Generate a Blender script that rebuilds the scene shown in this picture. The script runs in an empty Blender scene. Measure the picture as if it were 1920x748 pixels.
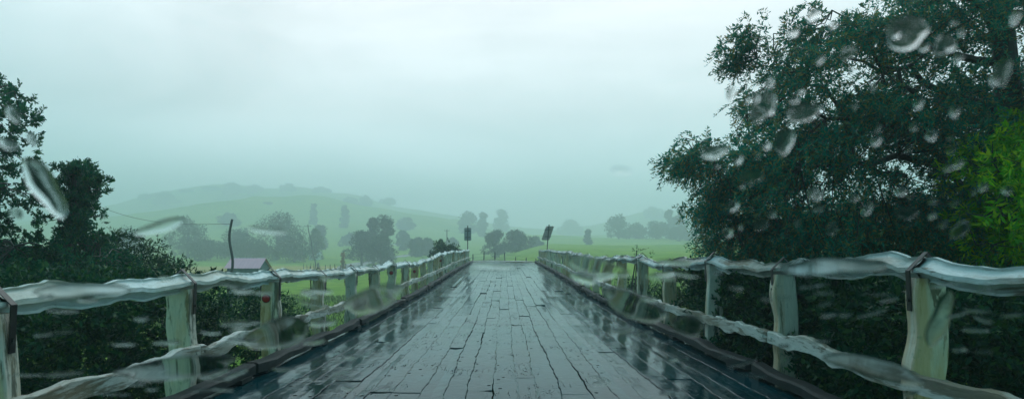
import bpy, math, random
import numpy as np
from mathutils import Vector, Matrix
random.seed(7); R = np.random.default_rng(11)
S = bpy.context.scene; C = S.collection
F = 1230.0; VX = 945.0; HY = 470.0; EYE = 1.40
def W(px, py, Y):
    return np.array([(px-VX)/F*Y, Y, EYE-(py-HY)/F*Y])

# ------------------------------------------------------------------ helpers
def mesh(name, V, Fc, mat=None, parent=None, smooth=False, loc=None):
    V = np.asarray(V, dtype=np.float32)
    me = bpy.data.meshes.new(name)
    if isinstance(Fc, np.ndarray):
        n, k = Fc.shape
        me.vertices.add(len(V)); me.vertices.foreach_set('co', V.ravel())
        me.loops.add(n*k); me.loops.foreach_set('vertex_index', Fc.astype(np.int32).ravel())
        me.polygons.add(n); me.polygons.foreach_set('loop_start', np.arange(0, n*k, k, dtype=np.int32))
        me.update(calc_edges=True)
    else:
        me.from_pydata([tuple(v) for v in V], [], [tuple(f) for f in Fc]); me.update()
    if smooth:
        me.polygons.foreach_set('use_smooth', np.ones(len(me.polygons), dtype=bool))
    for m in (mat if isinstance(mat, (list, tuple)) else [mat]):
        if m: me.materials.append(m)
    o = bpy.data.objects.new(name, me); C.objects.link(o)
    if parent: o.parent = parent
    if loc is not None: o.location = tuple(loc)
    return o
def empty(name, loc=(0, 0, 0)):
    o = bpy.data.objects.new(name, None); C.objects.link(o); o.location = tuple(float(a) for a in loc)
    o.empty_display_size = .3; return o
def tag(o, label=None, cat=None, group=None, kind=None):
    if label: o['label'] = label
    if cat: o['category'] = cat
    if group: o['group'] = group
    if kind: o['kind'] = kind
    return o
class MB:
    def __init__(s): s.V = []; s.F = []
    def add(s, V, Fc):
        b = len(s.V); s.V += [tuple(map(float, v)) for v in V]; s.F += [tuple(b+i for i in f) for f in Fc]
    def box(s, x0, x1, y0, y1, z0, z1):
        s.add([(x0,y0,z0),(x1,y0,z0),(x1,y1,z0),(x0,y1,z0),(x0,y0,z1),(x1,y0,z1),(x1,y1,z1),(x0,y1,z1)],
              [(0,3,2,1),(4,5,6,7),(0,1,5,4),(1,2,6,5),(2,3,7,6),(3,0,4,7)])
    def tube(s, pts, rad, n=8):
        pts = [np.array(p, float) for p in pts]; rings = []
        V = []
        for i, p in enumerate(pts):
            d = pts[min(i+1, len(pts)-1)]-pts[max(i-1, 0)]; d /= (np.linalg.norm(d)+1e-9)
            u = np.cross(d, [0.13, .2, 1.0] if abs(d[2]) < .9 else [1.0, 0, 0]); u /= np.linalg.norm(u); w = np.cross(d, u)
            r = rad[i] if hasattr(rad, '__len__') else rad
            for k in range(n):
                a = 2*math.pi*k/n; V.append(p+r*(math.cos(a)*u+math.sin(a)*w))
        Fc = []
        for i in range(len(pts)-1):
            for k in range(n): Fc.append((i*n+k, i*n+(k+1) % n, (i+1)*n+(k+1) % n, (i+1)*n+k))
        Fc.append(tuple(reversed(range(n)))); Fc.append(tuple((len(pts)-1)*n+k for k in range(n)))
        s.add(V, Fc)
    def loft(s, rings):
        n = len(rings[0]); V = [v for r in rings for v in r]; Fc = []
        for i in range(len(rings)-1):
            for k in range(n): Fc.append((i*n+k, i*n+(k+1) % n, (i+1)*n+(k+1) % n, (i+1)*n+k))
        Fc.append(tuple(reversed(range(n)))); Fc.append(tuple((len(rings)-1)*n+k for k in range(n)))
        s.add(V, Fc)
    def build(s, name, mat, parent=None, smooth=False, loc=None):
        return mesh(name, s.V, s.F, mat, parent, smooth, loc)

# ------------------------------------------------------------------ materials
def mat(name):
    m = bpy.data.materials.new(name); m.use_nodes = True
    nt = m.node_tree; b = nt.nodes['Principled BSDF']; return m, nt, b
def N(nt, t, **kw):
    n = nt.nodes.new(t)
    for k, v in kw.items():
        if k in n.inputs.keys() if hasattr(n.inputs, 'keys') else False: n.inputs[k].default_value = v
        else: setattr(n, k, v)
    return n
def noise(nt, scale=5, detail=6, rough=.6, vec=None, dist=0):
    n = nt.nodes.new('ShaderNodeTexNoise'); n.inputs['Scale'].default_value = scale; n.inputs['Detail'].default_value = detail
    n.inputs['Roughness'].default_value = rough; n.inputs['Distortion'].default_value = dist
    if vec: nt.links.new(vec, n.inputs['Vector'])
    return n
def ramp(nt, fac, stops):
    r = nt.nodes.new('ShaderNodeValToRGB'); nt.links.new(fac, r.inputs[0]); e = r.color_ramp.elements
    while len(e) < len(stops): e.new(.5)
    for i, (p, c) in enumerate(stops):
        e[i].position = p; e[i].color = (c, c, c, 1) if isinstance(c, (int, float)) else (*c, 1)
    return r
def mapping(nt, sc, coord='Object'):
    t = nt.nodes.new('ShaderNodeTexCoord'); m = nt.nodes.new('ShaderNodeMapping'); m.inputs['Scale'].default_value = sc
    nt.links.new(t.outputs[coord], m.inputs['Vector']); return m.outputs[0]
def mixc(nt, fac, a, b, mode='MIX'):
    m = nt.nodes.new('ShaderNodeMix'); m.data_type = 'RGBA'; m.blend_type = mode
    def put(v, i):
        if isinstance(v, (tuple, list)): m.inputs[i].default_value = (*v, 1)
        else: nt.links.new(v, m.inputs[i])
    if isinstance(fac, (int, float)): m.inputs[0].default_value = fac
    else: nt.links.new(fac, m.inputs[0])
    put(a, 6); put(b, 7); return m.outputs[2]
def bump(nt, b, h, strength=.3, dist=.02, prev=None):
    n = nt.nodes.new('ShaderNodeBump'); n.inputs['Strength'].default_value = strength; n.inputs['Distance'].default_value = dist
    nt.links.new(h, n.inputs['Height'])
    if prev: nt.links.new(prev, n.inputs['Normal'])
    if b: nt.links.new(n.outputs[0], b.inputs['Normal'])
    return n.outputs[0]
def math_(nt, op, a, b=None):
    m = nt.nodes.new('ShaderNodeMath'); m.operation = op
    for i, v in enumerate((a, b)):
        if v is None: continue
        if isinstance(v, (int, float)): m.inputs[i].default_value = v
        else: nt.links.new(v, m.inputs[i])
    return m.outputs[0]

def leaf_mat(name, c1, c2, c3, rough=.45, transl=.25):
    m, nt, b = mat(name)
    g = nt.nodes.new('ShaderNodeNewGeometry')
    r = ramp(nt, g.outputs['Random Per Island'], [(0, c1), (.55, c2), (1, c3)])
    n = noise(nt, 1.1, 3, .6, mapping(nt, (1, 1, 1)))
    r2 = ramp(nt, n.outputs[0], [(.35, .65), (.7, 1.35)])
    col = mixc(nt, 1.0, r.outputs[0], r2.outputs[0], 'MULTIPLY')
    nt.links.new(col, b.inputs['Base Color']); b.inputs['Roughness'].default_value = rough
    b.inputs['Specular IOR Level'].default_value = .16
    t = nt.nodes.new('ShaderNodeBsdfTranslucent'); nt.links.new(col, t.inputs[0])
    mx = nt.nodes.new('ShaderNodeMixShader'); mx.inputs[0].default_value = transl
    nt.links.new(b.outputs[0], mx.inputs[1]); nt.links.new(t.outputs[0], mx.inputs[2])
    nt.links.new(mx.outputs[0], nt.nodes['Material Output'].inputs[0]); return m
M = {}
M['leaf_big'] = leaf_mat('leaf_big', (.000,.17,.15), (.015,.25,.15), (.34,.25,.07), .45, .45)
M['leaf_left'] = leaf_mat('leaf_left', (.000,.09,.06), (.006,.15,.07), (.06,.20,.05), .45, .35)
M['leaf_bright'] = leaf_mat('leaf_bright', (.09,.36,.015), (.22,.55,.02), (.72,.74,.02), .35, .5)
M['leaf_far'] = leaf_mat('leaf_far', (.025,.055,.030), (.040,.075,.040), (.06,.10,.045), .6, .15)
M['leaf_olive'] = leaf_mat('leaf_olive', (.07,.12,.03), (.10,.16,.035), (.13,.19,.045), .6, .25)
M['leaf_bush'] = leaf_mat('leaf_bush', (.002,.050,.026), (.008,.075,.032), (.06,.14,.03), .4, .25)
M['leaf_orange'] = leaf_mat('leaf_orange', (.30,.16,.05), (.40,.20,.06), (.45,.26,.08), .6, .25)
m, nt, b = mat('bark'); v = mapping(nt, (3, 3, .7)); n = noise(nt, 9, 8, .7, v)
r = ramp(nt, n.outputs[0], [(.3, (.015,.014,.012)), (.7, (.07,.066,.055))]); nt.links.new(r.outputs[0], b.inputs['Base Color'])
b.inputs['Roughness'].default_value = .45; bump(nt, b, n.outputs[0], .6, .02); M['bark'] = m

def paint_mat(name, seed, tint=(.62,.66,.64), wear=.50, stain=(.36,.22,.10)):
    m, nt, b = mat(name)
    v = mapping(nt, (1, 1, 1)); mp = nt.nodes.new('ShaderNodeMapping'); mp.inputs['Location'].default_value = (seed*3.1, seed, 0); nt.links.new(v, mp.inputs[0]); v = mp.outputs[0]
    oi = nt.nodes.new('ShaderNodeObjectInfo'); ad = nt.nodes.new('ShaderNodeVectorMath'); ad.operation = 'ADD'
    sc = nt.nodes.new('ShaderNodeVectorMath'); sc.operation = 'SCALE'; sc.inputs[3].default_value = 17.0
    cb = nt.nodes.new('ShaderNodeCombineXYZ')
    for i in range(3): nt.links.new(oi.outputs['Random'], cb.inputs[i])
    nt.links.new(cb.outputs[0], sc.inputs[0]); nt.links.new(sc.outputs[0], ad.inputs[0]); nt.links.new(v, ad.inputs[1]); v = ad.outputs[0]
    sv = nt.nodes.new('ShaderNodeMapping'); sv.inputs['Scale'].default_value = (1, 1, .16) if seed == 2 else (1, .16, 1); nt.links.new(v, sv.inputs[0])
    n1 = noise(nt, 5.5, 9, .74, sv.outputs[0], .4); n2 = noise(nt, 46, 7, .75, sv.outputs[0]); n3 = noise(nt, 3.0, 6, .65, sv.outputs[0], .6)
    base = mixc(nt, ramp(nt, n2.outputs[0], [(.35, 0), (.75, 1)]).outputs[0], tint, tuple(c*.72 for c in tint))
    w = ramp(nt, n1.outputs[0], [(wear-.02, 0), (wear+.03, 1)]).outputs[0]
    wood = mixc(nt, n2.outputs[0], (.05,.045,.035), (.24,.20,.14))
    base = mixc(nt, w, base, wood)
    st = ramp(nt, n3.outputs[0], [(.47, 0), (.60, .65)]).outputs[0]
    base = mixc(nt, st, base, stain)
    al = ramp(nt, noise(nt, 6, 6, .7, v).outputs[0], [(.60, 0), (.72, .8)]).outputs[0]
    base = mixc(nt, al, base, (.10,.14,.07))
    nt.links.new(base, b.inputs['Base Color'])
    nt.links.new(ramp(nt, n1.outputs[0], [(.3, .18), (.7, .5)]).outputs[0], b.inputs['Roughness'])
    h = math_(nt, 'ADD', n2.outputs[0], math_(nt, 'MULTIPLY', n1.outputs[0], 1.5)); gr = noise(nt, 30, 6, .7, sv.outputs[0]); bump(nt, b, gr.outputs[0], .5, .01, bump(nt, None, h, .5, .014))
    return m
M['rail'] = paint_mat('worn_white_rail', 1, (.88,.92,.92), .66, (.45,.40,.30))
M['rail_grey'] = paint_mat('weathered_rail', 4, (.62,.68,.69), .56, (.26,.19,.13))
M['post'] = paint_mat('worn_white_post', 2, (.78,.66,.56), .54, (.62,.34,.13))
M['lower'] = paint_mat('worn_lower_rail', 3, (.68,.64,.60), .52, (.24,.17,.10))

m, nt, b = mat('dark_wet_timber'); v = mapping(nt, (8, .8, 8)); n = noise(nt, 3, 8, .7, v)
nt.links.new(ramp(nt, n.outputs[0], [(.3, (.004,.007,.008)), (.75, (.020,.028,.028))]).outputs[0], b.inputs['Base Color'])
b.inputs['Roughness'].default_value = .55; b.inputs['Specular IOR Level'].default_value = .15; bump(nt, b, n.outputs[0], .5, .02); M['timber'] = m

# wet deck planks
m, nt, b = mat('wet_planks'); tc = nt.nodes.new('ShaderNodeTexCoord'); obj = tc.outputs['Object']
g = nt.nodes.new('ShaderNodeNewGeometry')
vg = mapping(nt, (1, .06, 1)); grain = noise(nt, 34, 7, .65, vg, .2)
crk = noise(nt, 9, 5, .6, mapping(nt, (1, .10, 1)), .9)
crack = ramp(nt, crk.outputs[0], [(.490, 0), (.5, 1), (.510, 0)]).outputs[0]
msk = ramp(nt, noise(nt, 1.2, 3, .5, obj).outputs[0], [(.5, 0), (.6, 1)]).outputs[0]
crack = math_(nt, 'MULTIPLY', crack, msk)
pud = noise(nt, .9, 6, .62, mapping(nt, (1.0, .55, 1)), .8)
wet = ramp(nt, pud.outputs[0], [(.40, 0), (.56, 1)]).outputs[0]
isl = ramp(nt, g.outputs['Random Per Island'], [(0, (.001,.045,.058)), (1, (.003,.080,.098))]).outputs[0]
col = mixc(nt, grain.outputs[0], (.003,.012,.015), isl)
col = mixc(nt, wet, col, mixc(nt, 1.0, col, (.62,.62,.62), 'MULTIPLY'))
vor = nt.nodes.new('ShaderNodeTexVoronoi'); vor.inputs['Scale'].default_value = 5.5; nt.links.new(obj, vor.inputs['Vector'])
dot = ramp(nt, vor.outputs['Distance'], [(.10, 1), (.13, 0)]).outputs[0]
gate = ramp(nt, vor.outputs['Color'], [(.55, 0), (.56, 1)]).outputs[0]
dot = math_(nt, 'MULTIPLY', dot, gate)
dark = math_(nt, 'MAXIMUM', dot, crack)
col = mixc(nt, dark, col, (.003,.003,.003))
nt.links.new(col, b.inputs['Base Color'])
rg = mixc(nt, wet, ramp(nt, grain.outputs[0], [(.3, .04), (.7, .12)]).outputs[0], (.045,.045,.045))
rg = mixc(nt, dark, rg, (.8,.8,.8)); nt.links.new(rg, b.inputs['Roughness'])
sp = mixc(nt, dark, (.22,.22,.22), (0,0,0)); nt.links.new(sp, b.inputs['Specular IOR Level'])
b.inputs['IOR'].default_value = 1.30; b.inputs['Specular Tint'].default_value = (.15, .9, 1, 1)
rip = noise(nt, 7, 4, .55, mapping(nt, (1, .8, 1)), 1.2)
lump = noise(nt, 2.0, 3, .5, mapping(nt, (1, .4, 1)))
p1 = bump(nt, None, math_(nt, 'SUBTRACT', grain.outputs[0], math_(nt, 'MULTIPLY', dark, 1.5)), .16, .003)
p2 = bump(nt, None, rip.outputs[0], .35, .005, p1)
bump(nt, b, lump.outputs[0], .3, .02, p2); M['deck'] = m

# grass terrain
m, nt, b = mat('pasture'); tc = nt.nodes.new('ShaderNodeTexCoord'); obj = tc.outputs['Object']
n1 = noise(nt, .035, 6, .6, obj); n2 = noise(nt, .5, 7, .7, obj); n3 = noise(nt, 5, 4, .7, obj)
c = mixc(nt, ramp(nt, n1.outputs[0], [(.35, 0), (.65, 1)]).outputs[0], (.22,.38,.02), (.38,.48,.03))
c = mixc(nt, ramp(nt, n2.outputs[0], [(.40, 0), (.62, .75)]).outputs[0], c, (.13,.28,.015))
c = mixc(nt, ramp(nt, n3.outputs[0], [(.5, 0), (.8, .5)]).outputs[0], c, (.13,.15,.05))
# dry straw paddock to the left, straw patches on the banks
sp_ = nt.nodes.new('ShaderNodeSeparateXYZ'); nt.links.new(obj, sp_.inputs[0])
dx = math_(nt, 'DIVIDE', math_(nt, 'ADD', sp_.outputs[0], 62), 48.0); dy = math_(nt, 'DIVIDE', math_(nt, 'SUBTRACT', sp_.outputs[1], 138), 48.0)
dd = math_(nt, 'ADD', math_(nt, 'MULTIPLY', dx, dx), math_(nt, 'MULTIPLY', dy, dy)); dd = math_(nt, 'ADD', dd, math_(nt, 'MULTIPLY', n2.outputs[0], .6))
c = mixc(nt, ramp(nt, math_(nt, 'MULTIPLY', dd, .5), [(.5, .85), (.75, 0)]).outputs[0], c, (.52,.36,.10))
nt.links.new(c, b.inputs['Base Color']); b.inputs['Roughness'].default_value = .85; b.inputs['Specular IOR Level'].default_value = .2
bump(nt, b, math_(nt, 'ADD', n2.outputs[0], n3.outputs[0]), .8, .35); M['grass'] = m

def plain(name, col, rough=.5, metal=0, var=.2, scale=8):
    m, nt, b = mat(name); n = noise(nt, scale, 6, .65, mapping(nt, (1, 1, 1)))
    c = mixc(nt, ramp(nt, n.outputs[0], [(.3, 0), (.7, 1)]).outputs[0], col, tuple(x*(1-var) for x in col)); nt.links.new(c, b.inputs['Base Color'])
    b.inputs['Roughness'].default_value = rough; b.inputs['Metallic'].default_value = metal; bump(nt, b, n.outputs[0], .15, .01); return m
M['asphalt'] = plain('wet_asphalt', (.075,.08,.085), .25, 0, .4, 3)
M['iron'] = plain('rusty_iron', (.035,.03,.028), .4, .3, .5, 20)
M['sign_back'] = plain('sign_back_metal', (.28,.31,.33), .45, .1, .3, 6)
M['sign_back2'] = plain('sign_back_brown', (.42,.33,.32), .5, .1, .4, 6)
M['pole'] = plain('dark_pole_wood', (.018,.022,.024), .6, 0, .3, 6)
M['greypole'] = plain('grey_pole_wood', (.07,.075,.07), .6, 0, .3, 6)
M['roof'] = plain('faded_pink_roof', (.88,.42,.52), .4, 0, .12, 2)
M['shedwall'] = plain('grey_blue_wall', (.14,.20,.23), .7, 0, .25, 3)
M['white'] = plain('white_paint', (.78,.8,.78), .5, 0, .1, 3)
M['dark'] = plain('dark_opening', (.02,.022,.024), .6, 0, .1, 3)
M['fpost'] = plain('fence_post_wood', (.045,.045,.04), .7, 0, .4, 9)
M['water'] = plain('river_water', (.012,.022,.020), .06, 0, .2, 1.5)
M['red'] = plain('red_reflector', (.45,.012,.02), .25, 0, .25, 30)
M['cap'] = plain('reflector_rim', (.05,.03,.03), .4, 0, .2, 30)

# ------------------------------------------------------------------ terrain
def sm(t): t = np.clip(t, 0, 1); return t*t*(3-2*t)
def vnoise(x, y, s, seed):
    x = x/s+seed*13.7; y = y/s+seed*7.3
    xi = np.floor(x); yi = np.floor(y); fx = sm(x-xi); fy = sm(y-yi)
    def h(a, b): v = np.sin(a*127.1+b*311.7+seed*17.0)*43758.5453; return v-np.floor(v)
    return (h(xi, yi)*(1-fx)+h(xi+1, yi)*fx)*(1-fy)+(h(xi, yi+1)*(1-fx)+h(xi+1, yi+1)*fx)*fy
DY = [-30, 0, 6, 13, 21, 28, 36, 48, 60, 75]; DZ = [0, 0, 0, -.07, -.06, .04, .18, .30, .36, .33]
def deckz(y): return np.interp(y, DY, DZ)
ROAD = [(0, -60), (0, -20), (0, 40), (0, 60), (-3, 71), (-12, 86), (-23, 102), (-28.5, 125), (-28, 150), (-24, 172), (-27, 205), (-40, 240)]
def dense(P, n=14):
    P = np.array(P, float); out = []
    for i in range(len(P)-1):
        p0 = P[max(i-1, 0)]; p1 = P[i]; p2 = P[i+1]; p3 = P[min(i+2, len(P)-1)]
        for k in range(n):
            t = k/n; out.append(.5*((2*p1)+(-p0+p2)*t+(2*p0-5*p1+4*p2-p3)*t*t+(-p0+3*p1-3*p2+p3)*t**3))
    out.append(P[-1]); return np.array(out)
RD = dense(ROAD)
H1x = [-500,-254,-220,-179,-145,-115,-84,-39,-5,53,121,300,700]; H1 = [14,22,25,30,35.5,33,26,19,12,9,8,11,14]
H2x = [-700,-394,-341,-272,-235,-203,-170,-140,-103,-50,3,50,82,140,190,260,700]; H2 = [35,42,58,66,60,64,57,56,45,36,26,24,27,36,42,44,50]
KY = np.linspace(-200, 1100, 2601); KK = 1+.6*sm((KY-70)/60); KN = KY*KK
def kf(y): return 1+.6*float(sm((np.float64(y)-70)/60))
def T(x, y):
    x = np.asarray(x, float); y = np.asarray(y, float); x, y = np.broadcast_arrays(x, y)
    yo = np.interp(y, KN, KY); r = np.interp(y, KN, KK); return EYE+(T0(x/r, yo)-EYE)*r
RZ = None
def T0(x, y, emb=True):
    global RZ
    x = np.asarray(x, float); y = np.asarray(y, float); x, y = np.broadcast_arrays(x, y)
    L = np.interp(y, [-100, 0, 15, 40, 60, 100, 150, 200, 250], [-1, -3, -3.6, -3.4, -3.0, -1.9, -.6, 1.5, 4.0])
    Rr = np.interp(y, [-100, 0, 15, 40, 60, 90, 130, 180, 250], [-1, -3, -3.2, -2.6, -1.0, .9, 2.6, 2.2, 5.5])
    k = sm((x+8)/18); z = L*(1-k)+Rr*k
    h1 = np.interp(x, H1x, H1); h2 = np.interp(x, H2x, H2)
    z = np.where(y > 230, z+(h1-z)*sm((y-230)/190), z)
    z = np.where(y > 420, h1+(np.minimum(h1, h2)*.8-h1)*sm((y-420)/70), z)
    z = np.where(y > 490, np.minimum(h1, h2)*.8+(h2-np.minimum(h1, h2)*.8)*sm((y-490)/160), z)
    z = np.where(y > 650, h2*(1-.3*sm((y-650)/300)), z)
    far = sm((y-200)/200)
    z = z+(vnoise(x, y, 60, 1)-.5)*8*far+(vnoise(x, y, 17, 2)-.5)*(.35+2.6*far)+(vnoise(x, y, 5, 3)-.5)*.25
    # stream gully
    z = z-2.2*np.exp(-((y-24-.15*x)/7.0)**2)
    if emb:
        d = np.full(x.shape, 1e9)
        rz = np.zeros(x.shape)
        if RZ is None:
            zt = T0(RD[:, 0], RD[:, 1], False); e0 = float(deckz(66))-.02-float(T0(0., 66., False))
            RZ = np.where(RD[:, 1] < 66, deckz(RD[:, 1])-.02, zt+e0*(1-sm((RD[:, 1]-66)/40)))
        for (a, b_), zz in zip(RD, RZ):
            if -4 < b_ < 59: continue
            q = np.hypot(x-a, y-b_)
            m_ = q < d; d = np.where(m_, q, d); rz = np.where(m_, zz, rz)
        k = 1-sm((d-3.2)/7.5); z = z*(1-k)+rz*k
    return z
def T1(x, y): return float(T(np.array([x]), np.array([y]))[0])
xs = np.concatenate([-np.geomspace(1400, 60, 64), np.linspace(-58, 58, 150), np.geomspace(60, 1400, 64)])
ys = np.concatenate([np.linspace(-95, -10, 16), np.linspace(-7, 110, 120), np.linspace(112, 300, 90), np.geomspace(304, 1580, 130)])
X, Y = np.meshgrid(xs, ys); Z = T(X, Y)
V = np.stack([X.ravel(), Y.ravel(), Z.ravel()], 1); nx = len(xs); ny = len(ys)
I = (np.arange(ny-1)[:, None]*nx+np.arange(nx-1)[None, :]).ravel()
mesh('ground', V, np.stack([I, I+1, I+1+nx, I+nx], 1), M['grass'], smooth=True)['kind'] = 'structure'
# road beyond and behind the bridge
def road(pts, name, w):
    V = []; Fc = []
    for i, p in enumerate(pts):
        d = pts[min(i+1, len(pts)-1)]-pts[max(i-1, 0)]; d /= np.linalg.norm(d); nrm = np.array([-d[1], d[0]])
        zc = T1(p[0], p[1])
        for s_ in (-1, -.4, .4, 1):
            q = p+nrm*w*s_; V.append((q[0], q[1], max(T1(q[0], q[1]), zc-.05)+.04+.03*(1-s_*s_)))
    for i in range(len(pts)-1):
        for k in range(3): Fc.append((i*4+k+1, i*4+k, i*4+4+k, i*4+5+k))
    mesh(name, V, Fc, M['asphalt'], smooth=True)['kind'] = 'structure'
RD2 = np.array([p*kf(p[1]) for p in RD[RD[:, 1] > 59.2]]); road(RD2, 'road', 3.2)
road(np.array([(0, y) for y in np.arange(-60, -4.2, 3.)]), 'road', 2.7)
yy = np.linspace(-60, 60, 20)
V = []
for xx in yy:
    for s_ in (-1, 1): V.append((xx*1.6, 24+.15*xx*1.6+s_*6.5, -4.75))
mesh('stream', V, [(2*i, 2*i+2, 2*i+3, 2*i+1) for i in range(19)], M['water'])['kind'] = 'structure'

# ------------------------------------------------------------------ bridge
YB0, YB1 = -4.0, 59.0
bridge = tag(empty('timber_bridge', (0, 0, 0)), 'wet slate-grey timber bridge deck of lengthwise planks with black gaps', 'bridge')
V = []; Fc = []
def seam(i, y):
    return .012*math.sin(y*.9+i*2.1)+.007*math.sin(y*3.1+i*5.3)+.006*math.sin(y*9.7+i*1.7)+.005*math.sin(y*21.1+i*3.3)
ncol = 25; xe = np.linspace(-3.0, 3.0, ncol+1); xe[1:-1] += R.uniform(-.03, .03, ncol-1)
for i in range(ncol):
    y = YB0-R.uniform(0, 2)
    y = max(y, YB0)
    while y < YB1-.3:
        L = R.uniform(3.5, 8) ; y2 = min(y+L, YB1)
        if YB1-y2 < 1: y2 = YB1
        n = max(2, int((y2-y)/(.14 if y < 22 else .5))); z0 = R.normal(0, .006); tl = R.normal(0, .003); cup = abs(R.normal(0, .002))
        gl, gr = R.choice([.0008, .002, .005, .010], 2, p=[.35, .3, .22, .13]); b0 = len(V)
        for k in range(n+1):
            t = y+.006+(y2-y-.012)*k/n
            env = max(0.15, -.2+1.9*math.sin(t*1.1+i*2.7)*math.sin(t*.37+i))
            xl = xe[i]+seam(i, t)*(i > 0)+gl*env; xr = xe[i+1]+seam(i+1, t)*(i < ncol-1)-gr*env
            zz = deckz(t)+z0
            for (xx, dz) in ((xl, -.09), (xl, -.004+cup), (xl+.008, cup*.8), ((xl+xr)/2, -cup*.4), (xr-.008, cup*.8+tl), (xr, -.004+tl+cup), (xr, -.09)):
                V.append((xx, t, zz+dz))
        for k in range(n):
            a = b0+k*7
            for q in range(6): Fc.append((a+q, a+q+1, a+q+8, a+q+7))
            # bottom
        Fc.append((b0, b0+1, b0+2, b0+3)); Fc.append((b0, b0+3, b0+6)); Fc.append((b0+3, b0+4, b0+5, b0+6))
        e = b0+n*7
        Fc.append((e+3, e+2, e+1, e)); Fc.append((e+6, e+3, e)); Fc.append((e+6, e+5, e+4, e+3))
        y = y2
mesh('deck', V, Fc, M['deck'], bridge, loc=None)
mb = MB()
for y in np.arange(YB0+.1, YB1-.2, .42):
    z = float(deckz(y)); mb.box(-3.0, 3.0, y, y+.30, z-.26, z-.105)
mb.build('cross_beams', M['timber'], bridge)
for x in (-2.4, -.8, .8, 2.4):
    mb = MB(); rr = [[(x-.15, y, float(deckz(y))-.70), (x+.15, y, float(deckz(y))-.70), (x+.15, y, float(deckz(y))-.265), (x-.15, y, float(deckz(y))-.265)] for y in np.arange(YB0, YB1+.1, 3)]
    mb.loft(rr); mb.build('girder', M['timber'], bridge)
for y in (10, 24, 38, 50):
    z = float(deckz(y))
    for x in (-2.4, 0, 2.4):
        mb = MB(); mb.tube([(x, y, z-.95), (x*1.08, y, T1(x, y)-.8)], [.19, .21], 12); mb.build('pile', M['timber'], bridge)
    mb = MB(); mb.box(-3.2, 3.2, y-.18, y+.18, z-1.02, z-.705); mb.build('pile_cap', M['timber'], bridge)
for y0, y1 in ((YB0-.6, YB0-.02), (YB1+.02, YB1+.7)):
    mb = MB(); mb.box(-3.4, 3.4, y0, y1, -3.6, float(deckz(y0))-.02); mb.build('abutment', M['timber'], bridge)
for s_ in (-1, 1):
    xk = 2.83*s_; ycur = YB0+.2
    while ycur < YB1-1:
        y2 = min(ycur+R.uniform(4.5, 6.5), YB1-.1); rings = []
        for t in np.arange(ycur+.02, y2-.01, .25):
            z = float(deckz(t))+.05; wx = .02*math.sin(t*1.9+s_)+.012*math.sin(t*4.3); wz = .012*math.sin(t*2.7)+.01*math.sin(t*6.1+1)
            a, h = .085+.008*math.sin(t*5), .10
            rings.append([(xk+wx-a, t, z), (xk+wx+a, t, z), (xk+wx+a, t, z+h*.8+wz), (xk+wx+a*.7, t, z+h+wz), (xk+wx-a*.7, t, z+h+wz), (xk+wx-a, t, z+h*.8+wz)])
        mb = MB(); mb.loft(rings)
        for q in np.linspace(ycur+.3, y2-.45, 3):
            z = float(deckz(q)); mb.box(xk-.09, xk+.09, q, q+.28, z+.008, z+.052)
        mb.build('kerb', M['timber'], bridge); ycur = y2

# ------------------------------------------------------------------ railings
XR = 3.15
LH = ([-4, 4, 5.1, 6.4, 7.4, 8.7, 10, 11.2, 13.4, 16, 18.4, 21.5, 25, 29, 34, 42, 60], [1.05, 1.06, 1.09, 1.06, 1.09, 1.06, 1.04, 1.03, 1.05, 1.04, 1.05, 1.00, .96, 1.04, 1.11, 1.05, 1.03])
RH = ([-4, 4, 4.6, 5.3, 6.2, 7.0, 7.9, 9, 10.3, 12, 13.5, 15.2, 18, 22, 27, 34, 60], [1.22, 1.24, 1.24, 1.27, 1.22, 1.26, 1.18, 1.21, 1.26, 1.20, 1.17, 1.27, 1.20, 1.16, 1.22, 1.12, 1.06])
def n1(y, f, seed): return float(vnoise(np.array([y*f]), np.array([seed*3.7]), 1.0, seed+40)[0])*2-1
def railz(s_, y):
    tb = LH if s_ < 0 else RH; a = .014+.0006*max(y, 0)
    return float(deckz(y))+float(np.interp(y, *tb))+a*1.5*n1(y/(1+.03*max(y, 0)), 2.1, 2+s_)+a*1.0*n1(y/(1+.03*max(y, 0)), 5.0, 5+s_)+a*.45*n1(y, 11, 8+s_)
def railx(s_, y): return s_*XR+.03*n1(y, .8, 12+s_)+.02*n1(y, 2.6, 15+s_)
def lowz(s_, y):
    return float(deckz(y))+.43+(.02 if s_ > 0 else 0)+(.022+.0007*max(y, 0))*n1(y/(1+.03*max(y, 0)), 1.9, 20+s_)+.022*n1(y, 4.6, 23+s_)
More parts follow.
